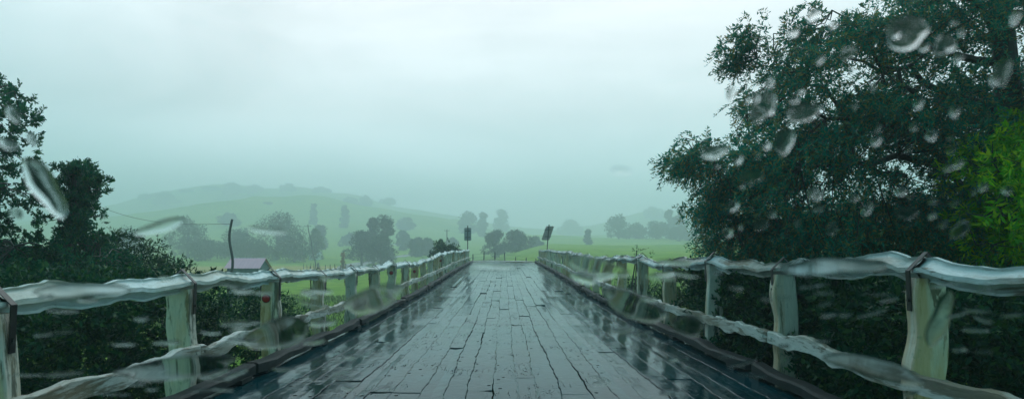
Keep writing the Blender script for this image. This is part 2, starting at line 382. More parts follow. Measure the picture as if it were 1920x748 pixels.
def disc(parent, x, y, z, r=.052):
    mb = MB(); n = 16
    prof = [(r*1.12, 0), (r*1.12, .012), (r, .014)]
    V = []; Fc = []
    for (rr, d) in prof:
        for k in range(n): a = 2*math.pi*k/n; V.append((x+rr*math.cos(a), y-d, z+rr*math.sin(a)))
    for j in range(2):
        for k in range(n): Fc.append((j*n+k, j*n+(k+1) % n, (j+1)*n+(k+1) % n, (j+1)*n+k))
    Fc.append(tuple(range(2*n, 3*n)))
    rim = mesh('reflector', V, Fc, M['cap'], parent)
    V = []; Fc = []
    for (rr, d) in ((r*.96, .0145), (r*.7, .021), (r*.3, .024)):
        for k in range(n): a = 2*math.pi*k/n; V.append((x+rr*math.cos(a), y-d, z+rr*math.sin(a)))
    for j in range(2):
        for k in range(n): Fc.append((j*n+k, j*n+(k+1) % n, (j+1)*n+(k+1) % n, (j+1)*n+k))
    Fc.append(tuple(range(2*n, 3*n))); me = mesh('face', V, Fc, M['red'])
    # one mesh per part: join lens into the reflector
    rm = rim.data; nv = len(rm.vertices)
    Vall = [v.co[:] for v in rm.vertices]+V; Fall = [tuple(p.vertices) for p in rm.polygons]+[tuple(nv+i for i in f) for f in Fc]
    ncap = len(rm.polygons); bpy.data.objects.remove(rim); bpy.data.objects.remove(me)
    o = mesh('reflector', Vall, Fall, [M['cap'], M['red']], parent, smooth=False)
    for i, p in enumerate(o.data.polygons): p.material_index = 0 if i < ncap else 1
    return o
def post(parent, s_, y, idx):
    x0 = railx(s_, y); zt = railz(s_, y)-.055; zb = float(deckz(y))-.62
    w = .112+R.uniform(-.008, .012); d = .07; ph = R.uniform(0, 6, 4); lean = R.normal(0, .012)
    rings = []; n = 26
    for k in range(n+1):
        t = k/n; z = zb+(zt-zb)*t; ww = w*(1+.07*math.sin(t*11+ph[0])+.05*math.sin(t*23+ph[1])); cx = x0+(.014*math.sin(t*9+ph[2])+.008*math.sin(t*21+ph[3]))+lean*(t-1)
        dd = d*(1+.05*math.sin(t*13+ph[1]))
        if k == n: ww *= .92; dd *= .9
        c = .012
        rings.append([(cx-ww+c, y-dd, z), (cx+ww-c, y-dd, z), (cx+ww, y-dd+c, z), (cx+ww, y+dd-c, z), (cx+ww-c, y+dd, z), (cx-ww+c, y+dd, z), (cx-ww, y+dd-c, z), (cx-ww, y-dd+c, z)])
    mb = MB(); mb.loft(rings); p = mb.build('post', M['post'], parent, loc=None)
    # iron strap over the top rail, down both faces of the post
    mb = MB(); zc = railz(s_, y); r_ = .134; t_ = .008; hw = .026
    path = [(-.118, -.30), (-.128, -.05), (-r_*.98, 0), (0, r_*.99), (r_*.98, 0), (.128, -.05), (.118, -.30)]
    ins = []
    for sgn in (1,):
        rings = []
        for (a, h) in path:
            L = math.hypot(a, max(h, 0)+.001); ux, uz = a/L, max(h, 0)/L
            if h < 0: ux, uz = math.copysign(1, a), 0
            rings.append([(x0+a, y-hw, zc+h), (x0+a+ux*t_, y-hw, zc+h+uz*t_), (x0+a+ux*t_, y+hw, zc+h+uz*t_), (x0+a, y+hw, zc+h)])
        mb.loft(rings)
    for sg in (-1, 1): mb.tube([(x0+sg*.115, y, zc-.22), (x0+sg*.14, y, zc-.22)], .014, 6)
    mb.build('strap', M['iron'], p); return p
posts = {-1: [4.05]+[6.4+2.4*k for k in range(22)], 1: [4.9+2.5*k for k in range(22)]}
REF = {-1: {2: (-.03, -.16), 6: (0, -.12), 8: (0, -.13), 12: (0, -.2)}, 1: {7: (0, -.2)}}
for s_ in (-1, 1):
    rl = tag(empty('bridge_railing', (s_*XR, 0, 0)), 'worn white timber railing with red round reflectors along the left side of the bridge' if s_ < 0 else
             'weathered grey-white timber railing along the right side of the bridge, before the big tree', 'railing', 'timber railings of the bridge')
    off = Vector((-s_*XR, 0, 0))
    kids = []
    ps = [posts[s_][0]-2.45*k for k in (3, 2, 1)]+posts[s_]
    for i, y in enumerate(ps):
        if y > YB1-.3 or y < YB0+.2: continue
        p = post(rl, s_, y, i); kids.append(p)
        j = i-3
        if j in REF[s_]:
            dx_, dz_ = REF[s_][j]; disc(p, railx(s_, y)+dx_, y-.072, railz(s_, y)-.11+dz_)
    # top rail: squared log laid on its edge, in lengths that butt over the posts
    joints = [YB0+.1]+[y for k, y in enumerate(ps) if y > YB0+1 and k % 2 == 1 and y < YB1-2]+[YB1-.25]
    for a, b_ in zip(joints[:-1], joints[1:]):
        rings = []
        for t in np.linspace(a+.006, b_-.006, max(6, int((b_-a)/.055))):
            zc = railz(s_, t); xc = railx(s_, t); h = .106*(1+.12*n1(t, 2.1, 30+s_)+.06*n1(t, 6.3, 33+s_)+.03*n1(t, 17, 36+s_))
            w = .118*(1+.07*n1(t, 4.1, 71+s_)); c = .018; ring = []
            for (u, v) in ((0, 1), (1, 0), (0, -1), (-1, 0)):
                tu, tv = -v, u
                for e in (1, -1):
                    ring.append((xc+u*w-u*c+tu*c*e*-1, t, zc+v*h-v*c+tv*c*e*-1))
            rings.append(ring)
        mb = MB(); mb.loft(rings); kids.append(mb.build('top_rail', M['rail'] if s_ < 0 else M['rail_grey'], rl))
    joints = [YB0+.1]+[y for k, y in enumerate(ps) if y > YB0+1 and k % 2 == 0 and y < YB1-2]+[YB1-.25]
    for a, b_ in zip(joints[:-1], joints[1:]):
        rings = []
        for t in np.linspace(a+.006, b_-.006, max(6, int((b_-a)/.07))):
            zc = lowz(s_, t); xc = railx(s_, t)-s_*.155; h = .066*(1+.16*n1(t, 3.3, 50+s_)+.14*n1(t, 8.1, 53+s_)+.08*n1(t, 18, 56+s_)); w = .034
            rings.append([(xc-w, t, zc-h), (xc+w, t, zc-h), (xc+w, t, zc+h-.01), (xc+w-.01, t, zc+h), (xc-w+.01, t, zc+h), (xc-w, t, zc+h-.01)])
        mb = MB(); mb.loft(rings)
        for yb in (a+.09, b_-.09): mb.tube([(railx(s_, yb)-s_*.185, yb, lowz(s_, yb)), (railx(s_, yb)-s_*.20, yb, lowz(s_, yb))], .02, 6)
        kids.append(mb.build('lower_rail', M['lower'], rl))
    for k_ in kids: k_.location = off

# ------------------------------------------------------------------ foliage
def leaves(cen, axis, L, Wd, jit=.35):
    """one folded quad per leaf: cen (n,3), axis (n,3), arrays of length and width"""
    n = len(cen); axis = axis+R.normal(0, jit, (n, 3)); axis /= np.linalg.norm(axis, axis=1)[:, None]+1e-9
    q = R.normal(0, 1, (n, 3)); side = np.cross(axis, q); side /= np.linalg.norm(side, axis=1)[:, None]+1e-9
    nr = np.cross(axis, side)
    L = np.asarray(L)[:, None]; Wd = np.asarray(Wd)[:, None]
    V = np.stack([cen, cen+axis*L*.45+side*Wd*.5+nr*Wd*.12, cen+axis*L-nr*L*.08, cen+axis*L*.45-side*Wd*.5+nr*Wd*.12], 1).reshape(-1, 3)
    return V
def quads(n): return np.arange(n*4).reshape(n, 4)
def sprays(cl, out, size, ntw=5, nl=14, leafL=.06, leafW=.018, droop=.35, spread=.9):
    """cl cluster centres; each carries twigs with two rows of leaves. returns leaf verts and twig polylines"""
    n = len(cl); Vs = []; tw = []
    base = np.repeat(cl, ntw, 0); o = np.repeat(out, ntw, 0)+R.normal(0, spread, (n*ntw, 3)); o[:, 2] -= droop
    o /= np.linalg.norm(o, axis=1)[:, None]; Lt = size*R.uniform(.55, 1.25, n*ntw)
    base = base+R.normal(0, size*.3, base.shape)
    side = np.cross(o, R.normal(0, 1, o.shape)); side /= np.linalg.norm(side, axis=1)[:, None]
    for k in range(nl):
        t = (k+.6)/nl; p = base+o*(Lt*t)[:, None]; p[:, 2] -= droop*.5*Lt*t*t
        sg = 1 if k % 2 else -1
        ax = o*.75+side*sg*.75
        m_ = len(p); sz = (1-.35*t)*R.uniform(.7, 1.25, m_)
        Vs.append(leaves(p, ax, leafL*sz, leafW*sz, .3))
    tip = base+o*Lt[:, None]; tip[:, 2] -= droop*.5*Lt
    return np.concatenate(Vs), base, tip
def sticks(A, B, r):
    """thin three-sided twigs"""
    d = B-A; d /= np.linalg.norm(d, axis=1)[:, None]+1e-9; u = np.cross(d, [.3, .2, 1.]); u /= np.linalg.norm(u, axis=1)[:, None]+1e-9; w = np.cross(d, u)
    r = np.broadcast_to(r, (len(A),))[:, None]
    V = []
    for k in range(3):
        a = 2*math.pi*k/3; V.append(A+r*(math.cos(a)*u+math.sin(a)*w))
    for k in range(3):
        a = 2*math.pi*k/3; V.append(B+r*.5*(math.cos(a)*u+math.sin(a)*w))
    V = np.stack(V, 1).reshape(-1, 3); i = np.arange(len(A))[:, None]*6
    Fc = np.concatenate([i+np.array([[0, 1, 4, 3]]), i+np.array([[1, 2, 5, 4]]), i+np.array([[2, 0, 3, 5]])]); return V, Fc
def inpoly(P, pts):
    x, y = pts[:, 0], pts[:, 1]; ins = np.zeros(len(pts), bool); j = len(P)-1
    for i in range(len(P)):
        xi, yi = P[i]; xj, yj = P[j]; c = ((yi > y) != (yj > y)) & (x < (xj-xi)*(y-yi)/(yj-yi+1e-9)+xi); ins ^= c; j = i
    return ins
def traced(poly, Yc, dep, n, seed, holes=.0, hs=60, thr=.38):
    """cluster centres filling a crown whose side view is poly (photo px), dep metres thick"""
    rg = np.random.default_rng(seed); P = np.array(poly, float); lo, hi = P.min(0), P.max(0); out = []
    while len(out) < n:
        q = rg.uniform(lo, hi, (4000, 2)); q = q[inpoly(P, q)]
        h = vnoise(q[:, 0], q[:, 1], hs, seed)*.65+vnoise(q[:, 0], q[:, 1], hs*.4, seed+3)*.35
        q = q[h > thr]
        out += list(q)
    q = np.array(out[:n]); yy_ = Yc+rg.uniform(-.5, .5, n)*dep
    c = np.stack([(q[:, 0]-VX)/F*Yc, yy_, EYE-(q[:, 1]-HY)/F*Yc], 1); return c
def limb_to(mb, root, target, r0, r1, n=7, sag=.0, seed=0):
    rg = np.random.default_rng(seed); root = np.array(root, float); target = np.array(target, float); P = []; L = np.linalg.norm(target-root)
    for k in range(n+1):
        t = k/n; p = root*(1-t)+target*t; p[2] += sag*L*math.sin(t*math.pi); p += rg.normal(0, .03*L, 3)*(0 < k < n); P.append(p)
    mb.tube(P, [r0*(1-k/n)+r1*k/n for k in range(n+1)], 7); return P

def big_tree(name, label, cat, cl, trunk, limbs, leafmat, size, ntw, nl, lL, lW, droop=.35, group=None, twr=.006):
    base = np.array(trunk[0][:3]); base[2] = T1(base[0], base[1])-.1
    root = tag(empty(name, base), label, cat, group)
    mb = MB(); tp = [base]+[np.array(p[:3]) for p in trunk[1:]]
    mb.tube(tp, [p[3] for p in trunk], 12); LP = list(np.array(mb.V)[::12])
    ends = []
    for i, (a, b_, r0, r1) in enumerate(limbs):
        P = limb_to(mb, a, b_, r0, r1, 8, .06, i+5); ends += P[3:]
    for p in tp[1:]: ends.append(p)
    mb.build('trunk', M['bark'], root, True, loc=-Vector(base))
    ends = np.array(ends)
    ctr = cl.mean(0); out = (cl-ctr); out /= np.linalg.norm(out, axis=1)[:, None]+.3
    Vl, A, B = sprays(cl, out, size, ntw, nl, lL, lW, droop)
    mesh('crown', Vl-base, quads(len(Vl)//4), leafmat, root)
    # secondary branches from the nearest limb point to each cluster
    near = ends[np.argmin(((cl[:, None, :]-ends[None])**2).sum(2), 1)]
    keep = np.linalg.norm(near-cl, axis=1) < 2.6
    mid = (near+cl)/2+R.normal(0, .10, cl.shape)
    sel = (np.arange(len(cl)) % 3 == 0) & keep
    A2 = np.concatenate([A, near[sel], mid[sel]]); B2 = np.concatenate([B, mid[sel], cl[sel]])
    rr = np.concatenate([np.full(len(A), twr*.5), np.full(sel.sum(), twr*2.4), np.full(sel.sum(), twr*1.6)])
    Vt, Ft = sticks(A2, B2, rr); mesh('twigs', Vt-base, Ft, M['bark'], root)
    return root

# --- great feathery tree on the right bank
YR = 10.5
poly = [(1300,300),(1325,270),(1350,250),(1400,222),(1425,185),(1410,150),(1425,140),(1450,145),(1480,135),(1505,110),(1500,85),(1545,70),(1615,60),(1665,15),(1770,-50),(2060,-80),(2080,500),(1400,500),(1375,470),(1352,415),(1335,395),(1360,370),(1362,330),(1330,322)]
cl = traced(poly, YR, 3.2, 2300, 5, hs=44, thr=.47)
sub = traced([(1330,118),(1345,92),(1378,80),(1398,34),(1420,38),(1432,88),(1448,100),(1440,130),(1410,150),(1375,128)], YR, .7, 34, 8, thr=.05)
sub2 = traced([(1465,60),(1490,20),(1515,18),(1545,45),(1540,90),(1505,88)], YR, .7, 18, 9, thr=.05)
sub3 = traced([(1252,300),(1275,275),(1330,250),(1345,290),(1320,330),(1270,325)], YR, .8, 32, 10, thr=.1)
sub4 = traced([(1285,390),(1325,360),(1370,350),(1385,400),(1330,420)], YR, .8, 26, 12, thr=.1)
low = traced([(1330,430),(1400,380),(2060,360),(2080,520),(1400,520)], YR+1.0, 2.6, 700, 13, thr=.15)
cl = np.concatenate([cl, sub, sub2, sub3, sub4, low])
tr = [(8.2, YR+.2, 0, .30), (*W(1900, 420, YR+.2), .24), (*W(1892, 200, YR), .19), (*W(1878, 20, YR), .15), (*W(1850, -140, YR), .08)]
lm = [(W(1895, 330, YR), W(1500, 312, YR-1.2), .085, .02), (W(1893, 230, YR), W(1590, 110, YR), .08, .02), (W(1885, 120, YR), W(1500, 60, YR+.6), .07, .012),
      (W(1700, 250, YR-.3), W(1400, 215, YR), .05, .01), (W(1620, 240, YR), W(1420, 110, YR), .035, .008), (W(1897, 400, YR), W(1380, 420, YR+.4), .07, .014),
      (W(1700, 330, YR-.8), W(1310, 300, YR), .035, .008), (W(1885, 60, YR), W(1700, -60, YR), .06, .02), (W(1890, 300, YR), W(2050, 120, YR), .08, .03), (W(1730, 190, YR-.6), W(1560, 20, YR-.4), .035, .01)]
big_tree('feathery_tree', 'huge dark feathery tree leaning over the right railing with sky gaps in its crown', 'tree', cl, tr, lm, M['leaf_big'], .27, 6, 13, .092, .031, .65)
# --- bright lime foliage in front of it
YL = 8.6
poly = [(1815,310),(1840,275),(1885,252),(1960,190),(2040,200),(2050,480),(1900,500),(1835,480),(1810,440),(1835,400),(1815,350)]
cl = traced(poly, YL, 1.6, 260, 21, hs=50, thr=.38)
tr = [(W(1985, 560, YL)[0], YL, 0, .07), (*W(1975, 460, YL), .05), (*W(1950, 330, YL), .03), (*W(1930, 240, YL), .015)]
lm = [(W(1975, 430, YL), W(1810, 400, YL-.2), .022, .006), (W(1960, 360, YL), W(1800, 300, YL), .02, .006), (W(1970, 450, YL), W(1830, 460, YL), .02, .006), (W(1955, 340, YL), W(2030, 230, YL), .02, .006)]
big_tree('lime_sapling', 'lime-green sapling with long pointed leaves at the far right edge, before the dark tree', 'sapling', cl, tr, lm, M['leaf_bright'], .17, 5, 8, .14, .036, .2, twr=.004)
# --- left trees
YT = 12.0
poly = [(-160,90),(-45,120),(-30,150),(-8,185),(2,215),(6,245),(-15,285),(-25,300),(-5,322),(22,338),(8,362),(-10,400),(10,455),(60,490),(60,540),(-200,560)]
cl = traced(poly, YT, 2.6, 800, 31, hs=45, thr=.25)
tr = [(W(-90, 600, YT)[0], YT, 0, .2), (*W(-80, 420, YT), .16), (*W(-60, 260, YT), .12), (*W(-50, 90, YT), .05)]
lm = [(W(-80, 400, YT), W(20, 345, YT), .04, .012), (W(-70, 300, YT), W(5, 235, YT), .04, .01), (W(-80, 460, YT), W(80, 460, YT), .05, .012), (W(-60, 220, YT), W(15, 160, YT), .04, .01), (W(-60, 250, YT), W(-140, 120, YT), .04, .01)]
big_tree('broadleaf_tree', 'tall dark leafy tree cut off by the left edge of the view', 'tree', cl, tr, lm, M['leaf_left'], .13, 7, 11, .09, .038, .05)
YT2 = 13.0
poly = [(145,430),(170,470),(215,490),(210,540),(-20,560),(-60,480),(60,485),(120,460)]
cl = traced(poly, YT2, 2.0, 520, 41, hs=45, thr=.2)
cl = np.concatenate([cl, traced([(112,365),(110,335),(128,310),(158,308),(172,325),(192,322),(195,342),(172,362),(178,395),(185,450),(90,450),(118,400)], YT2, .9, 150, 43, thr=.28, hs=26)])
tr = [(W(110, 640, YT2)[0], YT2, 0, .15), (*W(118, 500, YT2), .11), (*W(138, 400, YT2), .07), (*W(140, 320, YT2), .03)]
lm = [(W(120, 490, YT2), W(40, 460, YT2), .04, .01), (W(135, 410, YT2), W(175, 340, YT2), .03, .008), (W(118, 500, YT2), W(200, 480, YT2), .04, .01)]
big_tree('broadleaf_tree', 'smaller leafy tree with upright crown just right of the left edge tree', 'tree', cl, tr, lm, M['leaf_left'], .13, 7, 11, .09, .038, -.3)

def shrub(name, label, cat, poly, Yc, dep, n, seed, lmat, size=.22, lL=.09, lW=.035, thr=.2, hs=50, group=None, ntw=5, nl=9):
    cl = traced(poly, Yc, dep, n, seed, hs=hs, thr=thr)
    cx = cl[:, 0].mean(); base = np.array([cx, Yc, T1(cx, Yc)-.05]); root = tag(empty(name, base), label, cat, group)
    ctr = cl.mean(0)-np.array([0, 0, .5]); out = cl-ctr; out /= np.linalg.norm(out, axis=1)[:, None]+.2
    Vl, A, B = sprays(cl, out, size, ntw, nl, lL, lW, 0.05); mesh('crown', Vl-base, quads(len(Vl)//4), lmat, root)
    mb = MB()
    for k in range(7):
        q = cl[R.integers(len(cl))]; limb_to(mb, base+np.array([R.normal(0, .2), R.normal(0, .2), 0]), q, .035, .01, 5, .03, k)
    Vt, Ft = sticks(A, B, .003); nb = len(mb.V)
    mb.build('stem', M['bark'], root, loc=-Vector(base)); return root
G = 'shrubs below the left railing'
shrub('shrub', 'dark bushy shrub right of the left trees, behind the white rail', 'shrub', [(190,470),(215,440),(262,448),(275,480),(262,540),(180,560)], 15, 1.6, 120, 51, M['leaf_bush'], .2)
shrub('shrub', 'low dark shrub with olive top behind the rail left of the dry paddock', 'shrub', [(255,520),(275,490),(310,480),(345,500),(352,530),(340,560),(250,560)], 15.5, 1.6, 110, 52, M['leaf_bush'], .2)
shrub('shrub', 'wide dark shrub mass seen under the left rail beside the nearest post', 'shrub', [(-60,520),(90,515),(330,535),(335,700),(330,800),(-120,800)], 9.6, 3.4, 1000, 53, M['leaf_bush'], .24, .12, .05, .03, group=G)
shrub('shrub', 'olive-green shrub seen under the left rail before the reflector post', 'shrub', [(330,560),(400,545),(470,548),(540,580),(560,640),(500,760),(330,790)], 11.5, 2.4, 520, 54, M['leaf_bush'], .2, .085, .032, .2, group=G)
shrub('shrub', 'small dark shrub below the lower rail right of the first reflector post', 'shrub', [(520,600),(570,585),(600,610),(610,680),(520,720)], 13.5, 1.6, 120, 55, M['leaf_bush'], .18, .08, .03, .2, group=G)
G = 'shrubs below the right railing'
shrub('shrub', 'dark undergrowth seen under the near right rail', 'shrub', [(1480,520),(1700,525),(2050,540),(2080,860),(1480,860)], 7.4, 3.0, 1300, 61, M['leaf_bush'], .22, .11, .05, .03, group=G)
shrub('shrub', 'green undergrowth with lighter tips between the middle posts of the right railing', 'shrub', [(1330,520),(1420,505),(1520,515),(1530,740),(1400,760),(1325,700)], 10.0, 3.2, 800, 62, M['leaf_bush'], .2, .10, .045, .05, group=G)
shrub('shrub', 'mid-green shrub seen through the right railing before the tree line ends', 'shrub', [(1235,545),(1275,505),(1330,500),(1345,560),(1340,690),(1240,680)], 13.5, 2.4, 300, 63, M['leaf_bush'], .18, .085, .032, .25, group=G)
shrub('shrub', 'low shrub furthest along the outside of the right railing', 'shrub', [(1130,560),(1170,535),(1230,540),(1250,600),(1245,650),(1170,640)], 19, 2.6, 260, 64, M['leaf_bush'], .22, .10, .04, .2, group=G)
shrub('shrub', 'round dark green bush rising behind the far left end of the railing', 'bush', [(810,480),(816,462),(830,453),(844,458),(858,470),(864,490),(812,500)], 50, 3, 110, 65, M['leaf_bush'], .35, .22, .10, .05, hs=12)
shrub('shrub', 'thin straggly weed poking above the right railing between two posts', 'weed', [(1188,476),(1196,462),(1214,464),(1222,478),(1214,492),(1192,490)], 16, .4, 9, 66, M['leaf_bush'], .12, .05, .015, .05, hs=12, ntw=4, nl=6)

# --- far trees: crowns of leaf clumps on lobes, with trunk
def far_tree(name, label, px, by, ty, wpx, Y_, mt, seed, kind='round', group='misty trees in the valley', cat='tree', n=2600):
    Y_ = Y_*kf(Y_); rg = np.random.default_rng(seed); x = (px-VX)/F*Y_; zt = EYE-(ty-HY)/F*Y_; g = T1(x, Y_); zb = min(EYE-(by-HY)/F*Y_, zt-1); w = wpx/F*Y_/2
    base = np.array([x, Y_, g]); root = tag(empty(name, base), label, cat, group)
    lo = g+.05; w *= 1.12; H = zt-lo; ctr = np.array([0, 0, lo-g+H/2])
    nl = {'round': 20, 'tall': 30, 'wide': 26}[kind]; lob = []
    for k in range(nl):
        t = rg.uniform(0, 1); prof = math.sqrt(max(.05, 1-t**2.4)) if kind != 'tall' else (1-.75*t)**.6
        a = rg.uniform(0, 6.28); rr = w*prof*rg.uniform(.15, .80); r = min(w, H*.8)*rg.uniform(.20, .42)
        lob.append((np.array([math.cos(a)*rr, math.sin(a)*rr, ctr[2]-H/2+r*.7+t*(H-1.5*r)]), r))
    Vs = []
    lL = max(.3, Y_*.0026)
    for c, r in lob:
        m_ = n//nl; d = rg.normal(0, 1, (m_, 3)); d /= np.linalg.norm(d, axis=1)[:, None]; rad = r*rg.uniform(.35, 1.08, m_)**.6
        rad *= .8+.4*vnoise(d[:, 0]*3+d[:, 2]*2, d[:, 1]*3, 1, seed+1)
        p = c+d*rad[:, None]*np.array([1, 1, .85]); Vs.append(leaves(p, d+np.array([0, 0, -.2]), lL*rg.uniform(.6, 1.4, m_), lL*.55*rg.uniform(.7, 1.3, m_), .6))
    Vl = np.concatenate(Vs); mesh('crown', Vl, quads(len(Vl)//4), mt, root)
    mb = MB(); tr_ = max(.12, H*.03); mb.tube([(0, 0, -.3), (.1, 0, ctr[2]*.5), (0, .1, ctr[2]+H*.2)], [tr_*1.3, tr_, tr_*.4], 7)
    for c, r in lob[:6]: mb.tube([(0, .05, ctr[2]*.55), tuple(c*.6+np.array([0, 0, ctr[2]*.25])), tuple(c)], [tr_*.6, tr_*.4, tr_*.15], 5)
    mb.build('trunk', M['bark'], root); return root
FT = [
 ('faint ridge tree at the left foot of the misty hill', 275,378,366,40,600,'leaf_far','wide'),
 ('faint ridge tree on the left shoulder of the misty hill', 350,368,357,34,600,'leaf_far','round'),
 ('faint ridge tree in the dip between the hilltops', 478,356,348,30,610,'leaf_far','round'),
 ('faint ridge tree where the far hill slopes into cloud', 600,364,351,40,610,'leaf_far','wide'),
 ('very faint ridge tree last on the sloping far hill', 728,382,372,34,610,'leaf_far','wide'),
 ('very faint tree on the right-hand misty ridge beside the big tree', 1225,400,388,44,600,'leaf_far','wide'),
 ('very faint tree on the right-hand misty ridge above the leaning sign', 1070,424,412,50,560,'leaf_far','wide'),
 ('hazy hillside tree just above the tallest tree of the left clump', 500,395,384,30,360,'leaf_far','wide'),
 ('hazy hillside tree low on the green slope above the middle clump', 762,420,408,34,320,'leaf_far','wide'),
 ('broad misty tree, tallest of the clump on the left of the valley', 520,470,394,100,150,'leaf_far','wide'),
 ('pale rounded tree left of the black leaning pole', 352,480,404,92,155,'leaf_far','wide'),
 ('misty tree just right of the black leaning pole', 452,480,425,80,160,'leaf_far','round'),
 ('dark round tree below the tallest tree of the left clump', 552,495,434,105,138,'leaf_far','wide'),
 ('dark low tree behind the pink-roofed shed', 462,495,444,105,145,'leaf_far','wide'),
 ('low dark tree left of the shed at the paddock edge', 385,495,448,105,145,'leaf_far','wide'),
 ('yellowish round tree beside the crossarm pole', 592,478,428,30,150,'leaf_olive','round'),
 ('grey cone-shaped tree behind the yellowish one', 600,470,422,34,205,'leaf_far','tall'),
 ('tallest dark tree in the middle clump', 722,475,403,44,128,'leaf_far','tall'),
 ('airy tree leaning against the tallest tree of the middle clump', 700,475,409,44,132,'leaf_far','round'),
 ('dark round tree on the left of the middle clump', 678,478,433,66,126,'leaf_far','round'),
 ('dark low tree at the foot of the middle clump', 714,478,438,66,124,'leaf_far','wide'),
 ('pale tree right of the middle clump', 757,474,432,30,200,'leaf_far','round'),
 ('small grey-green tree before the lone thin pole', 783,474,444,36,160,'leaf_far','round'),
 ('small rounded tree nearest the thin pole', 803,474,446,30,165,'leaf_far','round'),
 ('hazy tree left of the sign back', 848,470,447,24,210,'leaf_far','round'),
 ('round dark tree on the left of the pair beyond the bridge end', 928,470,431,46,130,'leaf_far','round'),
 ('larger dark tree on the right of the pair beyond the bridge end', 968,468,424,58,130,'leaf_far','round'),
 ('low bush-like tree between the pair and the right-hand sign', 1006,468,444,26,165,'leaf_far','round'),
 ('faint slim tree high on the green hill, left one', 588,402,383,13,330,'leaf_far','tall'),
 ('faint slim tree high on the green hill, right one', 646,416,386,16,320,'leaf_far','tall'),
 ('faint broad tree on the ridge above the middle clump', 655,388,368,40,500,'leaf_far','wide'),
 ('faint tree on the ridge further right in the mist', 684,388,365,32,520,'leaf_far','round'),
 ('faint tree alone in mist above the sign back', 878,424,396,42,330,'leaf_far','wide'),
 ('faint tree in mist right of the one above the sign', 905,426,398,24,330,'leaf_far','round'),
 ('very faint tree near the middle of the misty slope', 942,424,392,34,430,'leaf_far','round'),
 ('small lollipop tree alone on the right-hand pasture', 1103,455,431,15,200,'leaf_far','round'),
 ('grey misty tree at the left end of the right tree line', 1160,450,402,46,255,'leaf_far','wide'),
 ('grey low tree second in the right tree line', 1192,452,418,44,260,'leaf_far','wide'),
 ('grey misty tree in the middle of the right tree line', 1232,452,412,50,250,'leaf_far','wide'),
 ('taller faint tree behind the right tree line', 1254,446,392,26,280,'leaf_far','round'),
 ('round faint tree top behind the right tree line, next to the big tree', 1277,446,394,26,270,'leaf_far','round'),
 ('misty tree last in the right tree line, against the big crown', 1312,450,394,46,245,'leaf_far','wide'),
 ('low hazy thicket tree joining the right tree line', 1274,455,424,60,235,'leaf_far','wide'),
 ('low misty tree behind the white roadside rail', 655,450,437,34,230,'leaf_far','wide'),
 ('low misty tree right of the one behind the roadside rail', 692,452,434,30,235,'leaf_far','round'),
 ('misty tree left of the leafy left tree, far off', 240,470,420,80,150,'leaf_far','wide'),
 ('faint ridge tree far left above the paddock', 310,385,360,50,560,'leaf_far','wide'),
 ('faint ridge tree on the highest misty hilltop', 437,360,343,42,600,'leaf_far','wide'),
 ('faint ridge tree left of the highest hilltop', 395,368,352,40,600,'leaf_far','wide'),
 ('faint ridge tree right of the highest hilltop', 540,358,345,44,610,'leaf_far','wide'),
 ('hazy tree below the green hill on the far left', 430,425,400,40,300,'leaf_far','wide'),
]
for i, (lb, px, by, ty, w, Y_, mt, kd) in enumerate(FT):
    far_tree('valley_tree', lb, px, by, ty, w, Y_, M[mt], 100+i, kd, n=5200 if Y_ < 170 else 3400)
far_tree('autumn_sapling', 'slim orange-leaved sapling beside the far road', 643, 492, 472, 6, 105, M['leaf_orange'], 90, 'tall', None, 'sapling', 500)

# ------------------------------------------------------------------ things in the valley
def utility_pole(label, px, ty, Y_, r, lean, wav, mt, arm=False, by=None):
    r *= kf(Y_); lean *= kf(Y_); Y_ = Y_*kf(Y_); x = (px-VX)/F*Y_; zt = EYE-(ty-HY)/F*Y_; g = T1(x, Y_); root = tag(empty('utility_pole', (x, Y_, g)), label, 'utility pole', 'utility poles across the valley')
    mb = MB(); H = zt-g; n = 22
    mb.tube([(lean*(1-t)*-1+wav*math.sin(t*13)*(1-.3*t), 0, -.4+(H+.4)*t) for t in np.linspace(0, 1, n)], [r*(1.15-.3*t) for t in np.linspace(0, 1, n)], 10)
    mb.build('pole', mt, root, True)
    if arm:
        mb = MB(); mb.box(-1.0, 1.0, -.07, .07, H-.55, H-.42); mb.build('crossarm', mt, root)
        for xx in (-.85, .85): mb = MB(); mb.tube([(xx, 0, H-.42), (xx, 0, H-.34), (xx, 0, H-.26)], [.04, .06, .03], 6); mb.build('insulator', M['dark'], root)
    return root, Vector((x, Y_, zt))
p1, t1 = utility_pole('black wavy leaning pole beside the pink-roofed shed', 434, 411, 42, .085, .12, .16, M['pole'])
p2, t2 = utility_pole('thin grey pole with a crossarm before the left tree clump', 577, 421, 120, .11, -1.5, .12, M['pole'], True)
p3, t3 = utility_pole('lone thin pole on the pasture left of the sign back', 838, 430, 150, .13, 0, 0, M['greypole'], True)
mb = MB(); a = t1-Vector((0, 0, .3)); b_ = Vector(W(150, 372, 60))
mb.tube([a.lerp(b_, t)-Vector((0, 0, 1.5*math.sin(t*math.pi)*.55)) for t in np.linspace(0, 1, 24)], .014, 5)
w_ = mb.build('overhead_wire', M['pole']); tag(w_, 'thin sagging wire running left from the black pole into the trees', 'wire')

